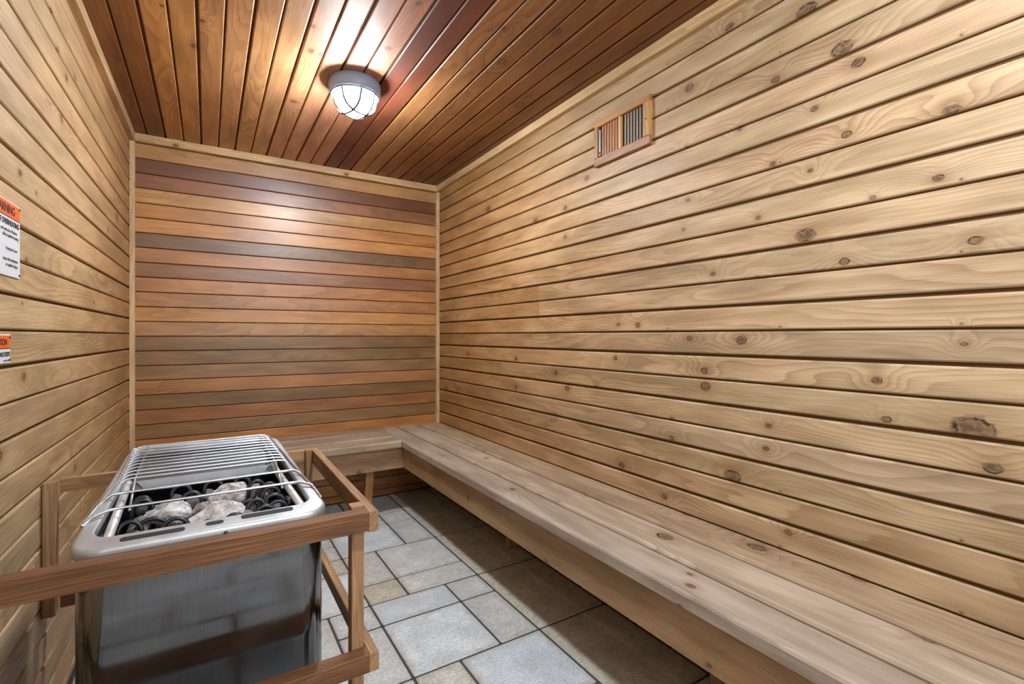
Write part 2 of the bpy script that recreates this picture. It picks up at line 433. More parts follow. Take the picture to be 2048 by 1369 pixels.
# --- right wall
wr = struct('wall_right', box_mesh('wall_right', XR + BT, XR + 0.06, YF - 0.1, YB + 0.06, -0.05, ZC + 0.02), BACK)
PR = 0.0799
k0 = -6
rr = random.Random(11)
JOINT = {9: 2.006, 10: 2.006}                # two neighbouring rows are pieced together
for k in range(k0, 22):
    zb = CAM_Z - 0.622 + PR * k; zt = zb + PR
    if zt > ZC + 0.005: zt = ZC + 0.0
    if zb < 0.0: zb = 0.002
    if zt - zb < 0.015: continue
    gb = 0.0048 if k % 2 else 0.0029; gt = 0.0048 if (k + 1) % 2 else 0.0029
    zb += gb; zt -= gt
    zc = (zb + zt) / 2; W = zt - zb
    spans = [(YF, YB)]
    if k in JOINT: spans = [(YF, JOINT[k] - 0.0012), (JOINT[k] + 0.0012, YB)]
    for (ya, yb) in spans:
        yc = (ya + yb) / 2
        kn = [(yc - ky, kz + CAM_Z - zc, kr * 0.8) for (ky, kz, kr) in KR if zb - 0.006 < kz + CAM_Z < zt + 0.006 and ya < ky < yb]
        if k % 2 == 0: kn += [(yc - q, -W * 0.27, 0.0024) for q in NAIL_Y[:3] if ya < q < yb]
        base = PALE if k not in (3, 7) else (0.44, 0.315, 0.20)
        o = board('wall_board', wr, yb - ya, W, BT, 0.0042, (XR + BT, yc, zc), -Y, Z, WOOD, jitter(base, 0.09, 0.03), kn)
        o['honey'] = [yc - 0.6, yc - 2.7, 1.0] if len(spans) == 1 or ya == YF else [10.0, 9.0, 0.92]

# --- back wall
wb = struct('wall_back', box_mesh('wall_back', XL - 0.05, XR + 0.06, YB + BT, YB + 0.06, -0.05, ZC + 0.02), BACK)
PB = 0.0795
bcol = [(158, 114, 78), (104, 62, 47), (128, 80, 58), (170, 122, 82), (166, 110, 64), (170, 114, 68), (108, 76, 58), (154, 100, 62), (128, 83, 56), (158, 104, 64), (152, 102, 68),
        (170, 116, 70), (156, 110, 76), (120, 86, 62), (122, 90, 64), (134, 98, 70), (156, 106, 68), (118, 85, 60), (140, 91, 57), (128, 94, 64), (164, 108, 62)]
for i in range(-1, 27):
    zt = CAM_Z + (12 - i) * PB + PB; zb = zt - PB
    if i == -1: zt = ZC; zb = CAM_Z + 13 * PB
    if zb < 0: zb = 0.002
    if zt - zb < 0.015: continue
    zb += 0.0019; zt -= 0.0019
    cc = lin(bcol[min(max(i, 0), 20)])
    cc = (cc[0] * 1.06, cc[1] * 1.06, cc[2] * (0.80 if cc[0] > 0.2 else 0.68))
    rk = random.Random(100 + i)
    kn = [(rk.uniform(-0.8, 0.8), rk.uniform(-0.03, 0.03), rk.uniform(0.002, 0.005))] if rk.random() < 0.3 else []
    board('wall_board', wb, XR - XL, zt - zb, BT, 0.0024, ((XL + XR) / 2, YB + BT, (zb + zt) / 2), X, Z, WOOD_CLEAR, cc, kn)

# --- left wall
lc = Vector((xl(1.25), 1.25, 0))
wl_me = bpy.data.meshes.new('wall_left')
def lquad(off0, off1, ya, yb, za, zb):
    n_ = Vector((LDIR.y, -LDIR.x, 0))
    pts = []
    for zz in (za, zb):
        for (yy, of) in ((ya, off0), (yb, off0), (yb, off1), (ya, off1)):
            p = Vector((xl(yy), yy, 0)) + n_ * of; pts.append((p.x, p.y, zz))
    return pts, [(0, 1, 2, 3), (4, 7, 6, 5), (0, 4, 5, 1), (1, 5, 6, 2), (2, 6, 7, 3), (3, 7, 4, 0)]
v_, f_ = lquad(-BT, -0.06, YF - 0.1, YB + 0.05, -0.05, ZC + 0.02)
wl_me.from_pydata(v_, [], f_)
wl = struct('wall_left', wl_me, BACK)
PL = 0.0815
LN = Vector((LDIR.y, -LDIR.x, 0))
for k in range(-14, 13):
    zb = CAM_Z + 0.0134 + PL * k; zt = zb + PL
    if zt > ZC: zt = ZC
    if zb < 0: zb = 0.002
    if zt - zb < 0.015: continue
    gb = 0.0040 if k % 2 else 0.0024; gt = 0.0040 if (k + 1) % 2 else 0.0024
    zb += gb; zt -= gt; zc = (zb + zt) / 2
    spans = [(YF, YB)]
    jy = {-5: 1.815, -6: 1.80, -8: 1.695, -9: 1.73, -10: 1.69, -11: 1.72}.get(k)
    if jy: spans = [(YF, jy - 0.001), (jy + 0.001, YB)]
    for (ya, yb) in spans:
        yc = (ya + yb) / 2
        p = Vector((xl(yc), yc, zc)) - LN * BT
        kn = [(ky - yc, kz + CAM_Z - zc, kr) for (ky, kz, kr) in KL if zb - 0.006 < kz + CAM_Z < zt + 0.006 and ya < ky < yb]
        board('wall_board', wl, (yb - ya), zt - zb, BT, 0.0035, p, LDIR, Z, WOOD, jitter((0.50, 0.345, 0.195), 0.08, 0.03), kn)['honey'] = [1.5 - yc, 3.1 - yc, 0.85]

# --- ceiling
ce = struct('ceiling', box_mesh('ceiling', XL - 0.1, XR + 0.06, YF - 0.1, YB + 0.06, ZC + BT, ZC + 0.07), BACK)
PC = 0.0816
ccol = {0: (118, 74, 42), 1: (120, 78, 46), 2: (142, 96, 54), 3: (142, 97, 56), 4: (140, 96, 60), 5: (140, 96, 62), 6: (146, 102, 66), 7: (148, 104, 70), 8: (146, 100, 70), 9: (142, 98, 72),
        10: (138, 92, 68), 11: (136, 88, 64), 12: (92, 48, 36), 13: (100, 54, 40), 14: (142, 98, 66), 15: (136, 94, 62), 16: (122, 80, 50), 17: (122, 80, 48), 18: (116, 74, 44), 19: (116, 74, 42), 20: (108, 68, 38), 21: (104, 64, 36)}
for i in range(0, 23):
    x1 = -0.276 + PC * i; x0 = x1 - PC
    x0 = max(x0, XL - 0.06); x1 = min(x1, XR)
    if x1 - x0 < 0.015: continue
    g1 = 0.0044 if i % 2 else 0.0026; g0 = 0.0026 if i % 2 else 0.0044
    x0 += g0; x1 -= g1
    cx = (x0 + x1) / 2
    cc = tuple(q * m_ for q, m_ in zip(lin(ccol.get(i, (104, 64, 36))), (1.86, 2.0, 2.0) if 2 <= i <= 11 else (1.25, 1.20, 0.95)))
    yc = (YF + YB) / 2
    kn = [(ky - yc, kx - cx, kr) for (kx, ky, kr) in KC if x0 - 0.004 < kx < x1 + 0.004]
    board('ceiling_board', ce, YB - YF, x1 - x0, BT, 0.0038, (cx, yc, ZC + BT), Y, X, WOOD_SATIN, cc, kn)

# --- wall behind the photographer, with an unseen doorway shaped to let the fill light in
wf_bm = bmesh.new()
def wf_box(x0, x1, z0, z1):
    m = bmesh.ops.create_cube(wf_bm, size=1.0)
    for v in m['verts']:
        v.co = Vector((x0 + (v.co.x + .5) * (x1 - x0), YF - 0.05 + (v.co.y + .5) * 0.05, z0 + (v.co.z + .5) * (z1 - z0)))
wf_box(XL - 0.12, 0.0, 0, ZC); wf_box(1.30, XR + 0.05, 0, ZC); wf_box(0.0, 1.30, 2.05, ZC)
wf = struct('wall_front', from_bm('wall_front', wf_bm), WOOD, PALE)

# --- corner and ceiling trims
TW = 0.0245
t1 = bar('trim_1', None, XL, XL + TW, YB - TW, YB - 0.0005, 0.46, ZC - 0.045, 'z', WOOD, (0.56, 0.37, 0.20), 0.003, [(0.60, 0.0, 0.008)])
t2 = bar('trim_2', None, XR - TW, XR - 0.0005, YB - TW, YB - 0.0005, 0.46, ZC - 0.045, 'z', WOOD, (0.54, 0.35, 0.19), 0.003, [(0.44, 0.0, 0.007)])
t3 = board('trim_3', None, XR - XL, 0.042, 0.026, 0.002, ((XL + XR) / 2, YB - 0.0005, ZC - 0.0215), X, Z, WOOD, (0.54, 0.34, 0.17), [(-0.68, 0.012, 0.011), (0.23, 0.014, 0.011)])
t4 = board('trim_4', None, YB - YF - 0.03, 0.042, 0.026, 0.002, (XR - 0.0005, (YB + YF) / 2 - 0.015, ZC - 0.0215), -Y, Z, WOOD, (0.56, 0.37, 0.19), [])
yc = (YB + YF) / 2 - 0.015
t5 = board('trim_5', None, YB - YF - 0.03, 0.044, 0.026, 0.002, Vector((xl(yc), yc, ZC - 0.0225)) + LN * 0.0006, LDIR, Z, WOOD, (0.54, 0.35, 0.18), [])
for t_ in (t1, t2, t3, t4, t5): t_['kind'] = 'structure'

# ------------------------------------------------------------------ benches
BZ = CAM_Z - 0.622
GREYW = (0.42, 0.30, 0.20)
bench = thing('sauna_bench', 'long low cedar bench of three planks running along the knotty right wall', 'bench', (1.195, 1.25, 0))
for (x0, x1, c) in ((0.978, 1.1010, (0.37, 0.295, 0.235)), (1.1115, 1.2525, (0.42, 0.33, 0.25)), (1.2635, XR - 0.002, (0.38, 0.27, 0.175))):
    cx = (x0 + x1) / 2; yc = (YF + 0.05 + YB - 0.002) / 2
    kn = sorted([(ky - yc, -(kx - cx), kr * 1.15) for (kx, ky, kr) in KN if x0 - 0.003 < kx < x1 + 0.003], key=lambda q: -q[2])
    zo = 0.0 if x0 < 1.0 else (0.003 if x0 < 1.2 else 0.006)
    bar('seat_plank', bench, x0, x1, YF + 0.05, YB - 0.002, BZ - 0.038, BZ + zo, 'y', WOOD, c, 0.009, kn)
board('fascia_board', bench, 2.838 - YF - 0.06, 0.132, 0.03, 0.004, (1.03, (2.838 + YF + 0.06) / 2, BZ - 0.1065), -Y, Z, WOOD, (0.34, 0.205, 0.095), [(-0.9, 0.02, 0.009), (0.35, -0.02, 0.006), (0.6, 0.02, 0.005), (-0.3, -0.03, 0.006), (0.8, -0.01, 0.008)])
for yy in (-0.3, 0.9, 2.1, 3.1):
    bar('leg', bench, 1.30, 1.37, yy, yy + 0.038, 0.0, BZ - 0.038, 'z', WOOD, (0.40, 0.25, 0.13))
    bar('cross_bearer', bench, 1.031, 1.41, yy + 0.038, yy + 0.076, BZ - 0.126, BZ - 0.0385, 'x', WOOD, (0.40, 0.25, 0.13))

bb = thing('sauna_bench', 'short low cedar bench across the end wall behind the heater', 'bench', (0.31, 3.03, 0))
xa = XL + 0.004
for (y0, y1, c) in ((2.800, 2.938, (0.38, 0.28, 0.20)), (2.950, 3.102, (0.35, 0.255, 0.18)), (3.114, YB - 0.002, (0.33, 0.235, 0.165))):
    bar('seat_plank', bb, xa, 0.9755, y0, y1, BZ - 0.038, BZ + (0.0 if y0 < 2.9 else (0.003 if y0 < 3.0 else 0.006)), 'x', WOOD, c, 0.008, [(0.12, -0.02, 0.004)] if y0 > 2.9 else [(0.44, -0.077, 0.009)])
board('fascia_board', bb, 1.0285 - xa - 0.002, 0.135, 0.03, 0.004, ((1.0285 + xa) / 2, 2.872, BZ - 0.107), X, Z, WOOD, (0.34, 0.20, 0.115), [(0.40, -0.035, 0.013), (0.13, 0.01, 0.006)])
for xx, tl in ((0.80, 0.06), (0.05, 0.0)):
    o = board('leg', bb, BZ - 0.04, 0.045, 0.045, 0.003, (xx + 0.02, 2.96, (BZ - 0.04) / 2), Vector((tl, 0, 1)), -X + Vector((0, 0, tl)), WOOD, (0.42, 0.20, 0.07))
    bar('cross_bearer', bb, xx - 0.06, xx - 0.022, 2.873, 3.25, BZ - 0.126, BZ - 0.0385, 'y', WOOD, (0.40, 0.25, 0.13))

# ------------------------------------------------------------------ heater
def hz(y, d=0.0): return CAM_Z - 0.377 + 0.085 * (y - 1.13) + d
heater = thing('sauna_heater', 'dark stainless floor heater with wire grille and stones behind wooden guard', 'heater', (0.005, 1.44, 0))
HY0, HY1 = 1.118, 1.757
def hside(y):
    f = (y - HY0) / (HY1 - HY0)
    return -0.210 + 0.022 * f, 0.226 - 0.040 * f
def rrect(inset, rad, zfun, front=0.0, n=6):
    out = []
    y0, y1 = HY0 + inset + front, HY1 - inset
    for (sx, sy, a0) in ((1, 1, 0), (-1, 1, 90), (-1, -1, 180), (1, -1, 270)):
        yc_ = y1 - rad if sy > 0 else y0 + rad
        for k in range(n + 1):
            an = math.radians(a0 + 90 * k / n)
            yy = yc_ + rad * math.sin(an)
            a, b = hside(yy)
            xx = (b - inset - rad if sx > 0 else a + inset + rad) + rad * math.cos(an)
            out.append((xx, yy, zfun(yy)))
    return out
flat = lambda z: (lambda y: z)
tilt = lambda d: (lambda y: hz(y, d))
add('body', loft_mesh('body', [rrect(0.004, 0.050, flat(0.0)), rrect(0.004, 0.050, tilt(-0.022)), rrect(0.03, 0.03, tilt(-0.022))], cap0=True, smooth=False), BODY, heater)
add('collar', loft_mesh('collar', [rrect(0.004, 0.050, tilt(-0.026)), rrect(-0.002, 0.052, tilt(-0.020)), rrect(-0.002, 0.052, tilt(-0.006)), rrect(0.001, 0.052, tilt(-0.0015)),
                                   rrect(0.006, 0.050, tilt(0.0)), rrect(0.022, 0.035, tilt(0.0), 0.026), rrect(0.025, 0.032, tilt(-0.003), 0.030), rrect(0.026, 0.030, tilt(-0.030), 0.030)], smooth=True), STEEL, heater)
add('liner', loft_mesh('liner', [rrect(0.027, 0.030, tilt(-0.012), 0.030), rrect(0.030, 0.030, flat(0.54), 0.030)], cap1=True), LINER, heater)
for o_ in heater.children:
    if o_.name.startswith(('body', 'collar')):
        for p in o_.data.polygons: p.use_smooth = True
        wn = o_.modifiers.new('weighted_normals', 'WEIGHTED_NORMAL'); wn.weight = 100; wn.thresh = 0.01
def slot(x0, x1, y0, y1):
    m = 0.006; lp = []
    for (cx_, cy_, a0) in ((x1 - m, y1 - m, 0), (x0 + m, y1 - m, 90), (x0 + m, y0 + m, 180), (x1 - m, y0 + m, 270)):
        for k in range(3):
            an = math.radians(a0 + 45 * k); lp.append((cx_ + m * math.cos(an), cy_ + m * math.sin(an)))
    me = loft_mesh('slot', [[(a, b, hz(b, -0.001)) for a, b in lp], [(a, b, hz(b, 0.0008)) for a, b in lp]], cap1=True)
    add('vent_slot', me, SLOT, heater)
slot(-0.138, -0.038, 1.134, 1.151); slot(-0.004, 0.027, 1.138, 1.154); slot(0.058, 0.157, 1.141, 1.160)
sc = add('collar_screw', lathe_mesh('screw', [(0, 0.003), (0.003, 0.003), (0.0045, 0.001), (0.0045, -0.002)], 12), SCREW, heater)
sc.location = (0.030, HY0 - 0.002, hz(HY0, -0.012)); sc.rotation_euler = (math.pi / 2, 0, 0)
sc.matrix_parent_inverse = Matrix.Translation(heater.location).inverted()
# plate that covers the back half, under the wires, and its folded front edge
add('cover_plate', loft_mesh('cover_plate', [[(-0.158, 1.480, hz(1.48, -0.028)), (0.152, 1.480, hz(1.48, -0.028)), (0.146, 1.735, hz(1.735, -0.028)), (-0.160, 1.735, hz(1.735, -0.028))],
                                             [(-0.158, 1.480, hz(1.48, -0.030)), (0.152, 1.480, hz(1.48, -0.030)), (0.146, 1.735, hz(1.735, -0.030)), (-0.160, 1.735, hz(1.735, -0.030))]], True, True), PLATE, heater)
add('cross_bar', loft_mesh('cross_bar', [[(-0.145, 1.466, hz(1.466, -0.002)), (0.140, 1.466, hz(1.466, -0.002)), (0.150, 1.484, hz(1.484, -0.006)), (-0.155, 1.484, hz(1.484, -0.006))],
                                         [(-0.128, 1.466, hz(1.466, -0.026)), (0.124, 1.466, hz(1.466, -0.026)), (0.130, 1.484, hz(1.484, -0.026)), (-0.132, 1.484, hz(1.484, -0.026))]], True, True), STEEL, heater)
for pts in ([(-0.164, 1.500), (-0.161, 1.165)], [(0.152, 1.500), (0.181, 1.170)]):
    add('support_tube', tube_mesh('tube', [(a, b, hz(b, -0.013)) for a, b in pts], 0.0085, 12), GALV, heater)
for k in range(3):
    xx = -0.192 + 0.007 * k
    add('cable', tube_mesh('cable', [(xx, 1.21 + 0.012 * k, hz(1.21, -0.022)), (xx + 0.001, 1.25, hz(1.25, -0.03)), (xx, 1.30, hz(1.3, -0.028)), (xx, 1.34, hz(1.34, -0.06))], 0.0034, 8), BLUE, heater)
# grille wires
grille = add('grille', tube_mesh('grille', [(-0.207, 1.236, hz(1.236, 0.001)), (-0.196, 1.336, hz(1.336, 0.003)), (-0.180, 1.46, hz(1.46, 0.006)), (-0.181, 1.752, hz(1.752, 0.0)), (-0.172, 1.758, hz(1.757, 0.0)), (0.160, 1.758, hz(1.757, 0.0)),
                                             (0.168, 1.752, hz(1.752, 0.0)), (0.192, 1.466, hz(1.466, 0.004)), (0.205, 1.336, hz(1.336, 0.003)), (0.218, 1.237, hz(1.237, 0.001)), (0.221, 1.185, hz(1.185, 0.001))], 0.0026), WIRE, heater)
def sub(name, me, mat):
    o = bpy.data.objects.new(name, me); COL.objects.link(o)
    me.materials.append(mat); o.parent = grille
    return o
for k in range(11):
    y = 1.472 + 0.0277 * k
    R_ = 0.192 - 0.08 * (y - 1.466); a = 0.012
    pts = [(-0.180, y - 0.010, hz(y, -0.012)), (-0.176, y - 0.004, hz(y, -0.001)), (-0.168, y, hz(y, 0.005)), (-0.155, y, hz(y, 0.007)), (R_ - 0.03, y, hz(y, 0.007)), (R_ - 0.014, y, hz(y, 0.005)), (R_ - 0.005, y - 0.004, hz(y, -0.001)), (R_, y - 0.010, hz(y, -0.012))]
    sub('grille_wire', tube_mesh('wire', pts, 0.0027), WIRE)
for (y, La, Ra, ye, Le, Re) in ((1.371, -0.178, 0.189, 1.334, -0.197, 0.206), (1.281, -0.172, 0.190, 1.238, -0.206, 0.219)):
    pts = [(Le, ye, hz(ye, 0.0)), (Le + 0.010, ye + 0.022, hz(ye + 0.022, 0.005)), (La, y - 0.004, hz(y, 0.009)), (La + 0.025, y, hz(y, 0.009)), (Ra - 0.025, y, hz(y, 0.009)), (Ra, y - 0.003, hz(y, 0.009)), (Re - 0.006, ye + 0.022, hz(ye + 0.022, 0.005)), (Re, ye, hz(ye, 0.0))]
    sub('grille_rod', tube_mesh('rod', pts, 0.0032), WIRE)
for pts in ([(-0.146, 1.757), (-0.149, 1.472), (-0.138, 1.276)], [(0.142, 1.757), (0.157, 1.46), (0.150, 1.272)]):
    sub('grille_wire', tube_mesh('wire', [(a, b, hz(b, 0.003)) for a, b in pts], 0.0026), WIRE)
# heating coils
arcs = [(0.082, 1.288, 0.020), (0.095, 1.272, 0.018), (0.134, 1.285, 0.025), (0.138, 1.257, 0.022), (0.130, 1.366, 0.020), (0.132, 1.335, 0.020), (0.05, 1.222, 0.022), (0.012, 1.44, 0.020), (-0.126, 1.374, 0.020), (-0.1, 1.272, 0.031),
        (-0.058, 1.238, 0.024), (-0.136, 1.258, 0.020), (-0.128, 1.215, 0.020), (-0.033, 1.38, 0.020), (-0.055, 1.438, 0.020), (-0.130, 1.410, 0.016), (0.105, 1.395, 0.018), (0.075, 1.44, 0.018), (0.0, 1.21, 0.020), (0.11, 1.225, 0.020)]
for i, (ax, ay, ar) in enumerate(arcs):
    zt = hz(ay, -0.016 if i % 3 else -0.022)
    pts = [(ax - ar, ay, zt - ar - 0.05)] + [(ax - ar * math.cos(math.pi * k / 10), ay + 0.006 * math.sin(math.pi * k / 10), zt - ar + ar * math.sin(math.pi * k / 10)) for k in range(11)] + [(ax + ar, ay, zt - ar - 0.05)]
    add('heating_coil', tube_mesh('coil', pts, 0.0047, 10), BLACK, heater)

# stones lying between the coils: things of their own
def stone_mesh(seed, sx, sy, sz, sub_=3):
    bm = bmesh.new(); bmesh.ops.create_icosphere(bm, subdivisions=sub_, radius=1.0)
    off = Vector((seed * 7.3, seed * 3.1, seed * 1.7))
    rs = random.Random(seed)
    planes = [(Vector((rs.uniform(-1, 1), rs.uniform(-1, 1), rs.uniform(-1, 1))).normalized(), rs.uniform(0.55, 0.85)) for _ in range(9)]
    for v in bm.verts:
        p = v.co.copy()
        for (n_, d_) in planes:
            e = p.dot(n_) - d_
            if e > 0: p -= n_ * e * 0.92
        p *= 1 + 0.16 * noise.noise(v.co * 1.7 + off) + 0.07 * noise.noise(v.co * 5 + off)
        v.co = Vector((p.x * sx, p.y * sy, p.z * sz))
    return from_bm('stone', bm)
big = [(-0.076, 1.352, 0.047, 0.040, 0.034, (0.74, 0.73, 0.73), 'large pale wedge shaped stone between the heater coils on the wall side'),
       (0.009, 1.276, 0.066, 0.036, 0.034, (0.72, 0.70, 0.69), 'largest pale craggy stone lying behind the front slots of the heater'),
       (0.046, 1.412, 0.052, 0.034, 0.036, (0.66, 0.61, 0.61), 'large pale stone with a pinkish tinge against the heater cross bar'),
       (-0.012, 1.345, 0.022, 0.022, 0.026, (0.42, 0.38, 0.37), 'mid grey stone wedged between the three large pale heater stones')]
for i, (sx_, sy_, a, b, c_, col_, lab) in enumerate(big):
    o = add('sauna_stone', stone_mesh(20 + i, a, b, c_, 4), STONE, None, col_)
    o.location = (sx_, sy_, hz(sy_, -0.046)); o.rotation_euler = (0.2 * i, -0.15 * i, 0.5 * i - 0.4)
    tag(o, lab, 'stone', 'sauna stones in the heater')
small = [(-0.127, 1.335, 0.022), (0.113, 1.376, 0.020), (0.080, 1.265, 0.022), (0.131, 1.300, 0.022), (0.142, 1.269, 0.018), (-0.078, 1.236, 0.024), (-0.115, 1.240, 0.018), (0.055, 1.235, 0.018), (0.0, 1.455, 0.020), (0.097, 1.337, 0.018),
         (-0.13, 1.43, 0.022), (-0.07, 1.44, 0.022), (0.10, 1.44, 0.022), (-0.02, 1.225, 0.018), (0.125, 1.225, 0.018), (-0.125, 1.29, 0.02), (0.13, 1.42, 0.02), (-0.135, 1.20, 0.018), (-0.03, 1.42, 0.022), (0.16, 1.33, 0.018), (0.02, 1.20, 0.016), (0.09, 1.20, 0.016), (-0.06, 1.20, 0.016)]
smesh = [stone_mesh(40 + i, 1.1, 0.9, 0.85, 3) for i in range(4)]
for i, (sx_, sy_, r_) in enumerate(small):
    me = smesh[i % 4]
    o = add('sauna_stone', me, STONE, None, random.choice([(0.50, 0.50, 0.52), (0.36, 0.36, 0.38), (0.28, 0.28, 0.30)]))
    o.scale = (r_, r_, r_); o.location = (sx_, sy_, hz(sy_, -0.056)); o.rotation_euler = (i * 1.3, i * 0.7, i * 2.1)
    tag(o, 'small grey stone tucked among the black heater coils', 'stone', 'sauna stones in the heater')
# the bed of stones below
bedm = bmesh.new()
rs = random.Random(5)
for i in range(120):
    px, py = rs.uniform(-0.165, 0.175), rs.uniform(1.19, 1.46)
    m = bmesh.ops.create_icosphere(bedm, subdivisions=1, radius=1.0)
    s_ = rs.uniform(0.014, 0.022)
    for v in m['verts']:
        v.co = Vector((px, py, hz(py, -0.108))) + v.co * s_ * (1 + 0.35 * noise.noise(v.co * 2 + Vector((i, 0, 0))))
bed = add('stone_bed', from_bm('stone_bed', bedm), STONE, None, (0.12, 0.12, 0.13))
tag(bed, 'dark bed of small stones deep inside the sauna heater', 'stones'); bed['kind'] = 'stuff'

# ------------------------------------------------------------------ wooden guard round the heater
guard = thing('heater_guard', 'wooden two rail guard frame fixed to the wall round the heater', 'guard rail', (0.30, 1.45, 0))
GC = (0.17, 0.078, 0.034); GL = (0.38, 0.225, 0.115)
GZ = CAM_Z - 0.39; GZ2 = CAM_Z - 0.706
xw = lambda y: xl(y) + 0.001
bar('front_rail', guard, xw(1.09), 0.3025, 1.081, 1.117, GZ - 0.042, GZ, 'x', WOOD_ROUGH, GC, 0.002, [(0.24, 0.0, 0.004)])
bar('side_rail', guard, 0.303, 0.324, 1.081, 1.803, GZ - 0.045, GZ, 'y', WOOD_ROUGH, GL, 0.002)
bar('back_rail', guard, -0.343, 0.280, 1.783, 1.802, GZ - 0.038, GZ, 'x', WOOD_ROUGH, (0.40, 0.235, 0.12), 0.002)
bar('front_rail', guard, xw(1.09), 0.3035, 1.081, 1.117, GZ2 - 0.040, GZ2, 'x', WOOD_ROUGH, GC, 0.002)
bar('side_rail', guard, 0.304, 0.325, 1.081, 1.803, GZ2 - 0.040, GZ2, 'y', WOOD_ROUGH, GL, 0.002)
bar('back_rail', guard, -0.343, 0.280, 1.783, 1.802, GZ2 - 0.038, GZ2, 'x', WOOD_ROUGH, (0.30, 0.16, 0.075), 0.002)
bar('post', guard, 0.274, 0.3015, 1.1175, 1.150, 0.0, GZ + 0.004, 'z', WOOD_ROUGH, (0.38, 0.215, 0.11), 0.002)
bar('post', guard, 0.2805, 0.3025, 1.765, 1.800, 0.0, GZ + 0.001, 'z', WOOD_ROUGH, GL, 0.002)
bar('wall_post', guard, xw(1.76), xw(1.76) + 0.027, 1.740, 1.776, GZ2 - 0.040, GZ, 'z', WOOD_ROUGH, (0.40, 0.24, 0.125), 0.002)
bar('wall_post', guard, xw(1.13), xw(1.13) + 0.027, 1.1175, 1.150, GZ2 - 0.040, GZ, 'z', WOOD_ROUGH, (0.40, 0.24, 0.125), 0.002)

# ------------------------------------------------------------------ ceiling light
lamp = thing('ceiling_light', 'round caged lamp with grey rim on the ceiling between heater and bench', 'lamp', (0.53, 2.105, ZC), 'caged ceiling lamps')
def lpart(name, me, mat):
    o = bpy.data.objects.new(name, me); COL.objects.link(o); me.materials.append(mat); o.parent = lamp; return o
lpart('housing', lathe_mesh('housing', [(0, 0), (0.100, 0), (0.104, -0.006), (0.106, -0.020), (0.105, -0.048), (0.101, -0.056), (0.090, -0.058), (0.089, -0.050), (0.0, -0.050)]), PLASTIC)
GR, GH = 0.086, 0.078
def dome(a, g=0.0): # a: 0 rim .. pi/2 tip
    return (GR + g) * max(0.0, math.cos(a)) ** 0.72, -0.052 - (GH + g) * (math.sin(a) ** 0.95 if a > 0 else 0.0)
prof = [dome(math.pi / 2 * k / 14) for k in range(15)]
lpart('globe', lathe_mesh('globe', prof), GLOBE)
lpart('rim_ring', tube_mesh('rim', [(0.094 * math.cos(2 * math.pi * k / 40), 0.094 * math.sin(2 * math.pi * k / 40), -0.058) for k in range(40)], 0.0042, 8, True), PLASTIC)
def rib(off, horiz):
    pts = []
    half = math.sqrt(0.0925 ** 2 - off ** 2)
    for k in range(17):
        u = -half + 2 * half * k / 16
        q = min(1.0, math.hypot(u, off) / 0.0925) ** (1 / 0.72)
        z = dome(math.acos(min(1.0, q)), 0.004)[1] - 0.005
        pts.append((u, off, z) if horiz else (off, u, z))
    return tube_mesh('rib', pts, 0.0045, 8)
for off, hh in ((-0.032, True), (0.032, True), (-0.032, False), (0.032, False)):
    o = lpart('cage_rib', rib(off, hh), CAGE); o.rotation_euler = (0, 0, math.radians(22))
# its twin nearer the doorway, above and behind the photographer
lamp2 = lamp.copy(); COL.objects.link(lamp2)
lamp2.location = (0.53, 0.10, ZC)
lamp2['label'] = 'round caged lamp with grey rim on the ceiling near the doorway'
for ch in list(lamp.children):
    c2_ = ch.copy(); COL.objects.link(c2_); c2_.parent = lamp2

# ------------------------------------------------------------------ vent in the right wall
vent = thing('wall_vent', 'small orange brown wooden air vent with upright slats high on the wall', 'vent', (XR, 1.418, CAM_Z + 0.72))
VC = (0.40, 0.175, 0.048)
va, vb_, vz0, vz1 = 1.265, 1.571, CAM_Z + 0.720, CAM_Z + 0.908
oa, ob, oz0, oz1 = 1.299, 1.550, CAM_Z + 0.755, CAM_Z + 0.883
def vbar(name, y0, y1, z0, z1, along, col, T=0.016, c=0.003, mat=WOOD_SATIN, xb=XR - 0.0005):
    if along == 'y': return board(name, vent, y1 - y0, z1 - z0, T, c, (xb, (y0 + y1) / 2, (z0 + z1) / 2), -Y, Z, mat, col)
    return board(name, vent, z1 - z0, y1 - y0, T, c, (xb, (y0 + y1) / 2, (z0 + z1) / 2), Z, Y, mat, col)
vbar('frame_rail', va, vb_, oz1, vz1, 'y', VC); vbar('frame_rail', va, vb_, vz0, oz0, 'y', (0.33, 0.14, 0.05))
vbar('frame_stile', va, oa, oz0, oz1, 'z', (0.50, 0.27, 0.08)); vbar('frame_stile', ob, vb_, oz0, oz1, 'z', VC)
vbar('mullion', 1.417, 1.433, oz0, oz1, 'z', (0.58, 0.32, 0.11), 0.012)
add('dark_opening', box_mesh('dark_opening', XR - 0.0015, XR - 0.0005, oa, ob, oz0, oz1), SLOT, vent)
vbar('damper', 1.433, 1.535, oz0, oz1, 'z', (0.34, 0.14, 0.055), 0.004, 0.001, xb=XR - 0.0016)
for k in range(7):
    y0 = 1.3045 + 0.0158 * k
    vbar('slat', y0, y0 + 0.0040, oz0, oz1, 'z', (0.50, 0.36, 0.24), 0.0035, 0.001, xb=XR - 0.0016)
for k in range(6):
    y0 = 1.4415 + 0.0160 * k
    vbar('slat', y0, y0 + 0.0050, oz0, oz1, 'z', (0.42, 0.17, 0.06), 0.008, 0.001, xb=XR - 0.0016)
add('damper_lever', box_mesh('damper_lever', XR - 0.011, XR - 0.004, 1.537, 1.547, oz0 + 0.006, oz1 - 0.012, 0.002), PLATE, vent)
s_ = add('lever_screw', lathe_mesh('lever_screw', [(0, 0.002), (0.003, 0.002), (0.003, 0)], 10), SCREW, vent)
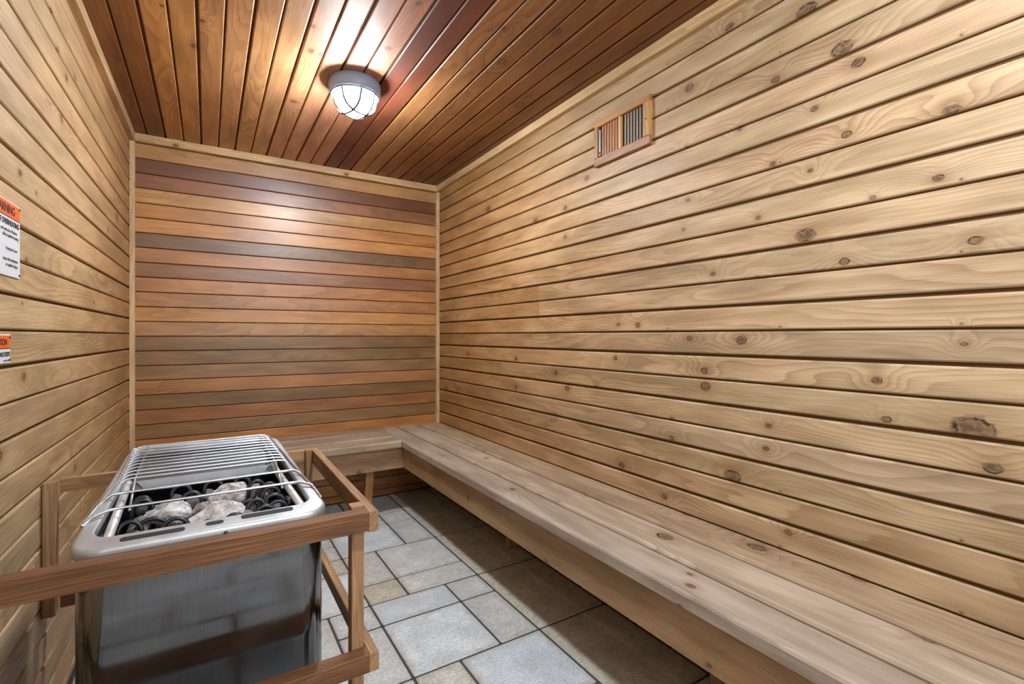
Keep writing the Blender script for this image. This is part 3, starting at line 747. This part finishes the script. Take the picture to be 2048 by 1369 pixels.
s_.matrix_basis = Matrix.Translation((XR - 0.011, 1.542, oz0 + 0.018)) @ Matrix.Rotation(-math.pi / 2, 4, 'Y')
s2 = add('frame_screw', lathe_mesh('frame_screw', [(0, 0.001), (0.003, 0.001), (0.003, 0)], 10), SCREW, vent)
s2.matrix_basis = Matrix.Translation((XR - 0.0166, 1.283, (oz0 + oz1) / 2)) @ Matrix.Rotation(-math.pi / 2, 4, 'Y')

# ------------------------------------------------------------------ warning signs on the left wall
def sign(label, y0, y1, z0, z1, zh, lines, head):
    zc = (z0 + z1) / 2; yc_ = (y0 + y1) / 2
    root = thing('warning_sign', label, 'sign', (xl(yc_), yc_, z0))
    M0 = Matrix((LDIR, Z, LN)).transposed().to_4x4()
    def place(o, y, z, h):
        p = Vector((xl(y), y, z)) + LN * h
        M = M0.copy(); M.translation = p; o.matrix_basis = M
    pl = add('plate', box_mesh('plate', -(y1 - y0) / 2, (y1 - y0) / 2, -(z1 - z0) / 2, (z1 - z0) / 2, 0, 0.0028, 0.001), SIGNW, root); place(pl, yc_, zc, 0.0006)
    hd = add('header_band', box_mesh('header', -(y1 - y0) / 2 + 0.003, (y1 - y0) / 2 - 0.003, -(z1 - zh) / 2, (z1 - zh) / 2 - 0.003, 0, 0.0006), SIGNO, root); place(hd, yc_, (zh + z1) / 2, 0.0032)
    ln = add('header_line', box_mesh('hline', -(y1 - y0) / 2 + 0.003, (y1 - y0) / 2 - 0.003, -0.0008, 0.0008, 0, 0.0007), INK, root); place(ln, yc_, zh, 0.0033)
    for (yy, zz) in ((y1 - 0.006, z1 - 0.007), (y1 - 0.006, z0 + 0.007)):
        s3 = add('corner_screw', lathe_mesh('cs', [(0, 0.002), (0.0025, 0.0015), (0.003, 0)], 10), SCREW, root); place(s3, yy, zz, 0.0034)
    for (txt, yr, zz, size, sp) in lines + head:
        cu = bpy.data.curves.new('text', 'FONT'); cu.body = txt; cu.size = size; cu.align_x = 'RIGHT'; cu.extrude = 0.0001; cu.space_character = 0.92
        cu.offset = size * 0.022 if sp else 0.0
        tmp = bpy.data.objects.new('tmp', cu); COL.objects.link(tmp)
        me = bpy.data.meshes.new_from_object(tmp.evaluated_get(bpy.context.evaluated_depsgraph_get()))
        bpy.data.objects.remove(tmp)
        t_ = add('lettering', me, INK, root); me.materials.clear(); me.materials.append(INK)
        place(t_, yr, zz, 0.0040)
    return root
zz = CAM_Z
sign('larger orange headed warning sign of many lines screwed to the wall', 1.345, 1.569, zz + 0.133, zz + 0.299, zz + 0.2635,
     [('RISK OF OVERHEATING', 1.561, zz + 0.2455, 0.0165, 1), ('exit sauna, loss of balance', 1.548, zz + 0.2305, 0.0105, 0), ('effects capable of causing', 1.556, zz + 0.2190, 0.0105, 0),
      ('if pregnant, in poor', 1.550, zz + 0.1905, 0.0100, 0), ('sauna with medications', 1.552, zz + 0.1665, 0.0105, 0), ('or capable of injury', 1.552, zz + 0.1545, 0.0105, 0)],
     [('WARNING', 1.534, zz + 0.2715, 0.0260, 1)])
sign('smaller orange headed caution sign fixed below the larger sign', 1.380, 1.508, zz - 0.059, zz + 0.0045, zz - 0.0265,
     [('NO STEPS', 1.503, zz - 0.0440, 0.0140, 1), ('hot surface below', 1.504, zz - 0.0545, 0.0062, 0)],
     [('CAUTION', 1.486, zz - 0.0190, 0.0190, 1)])
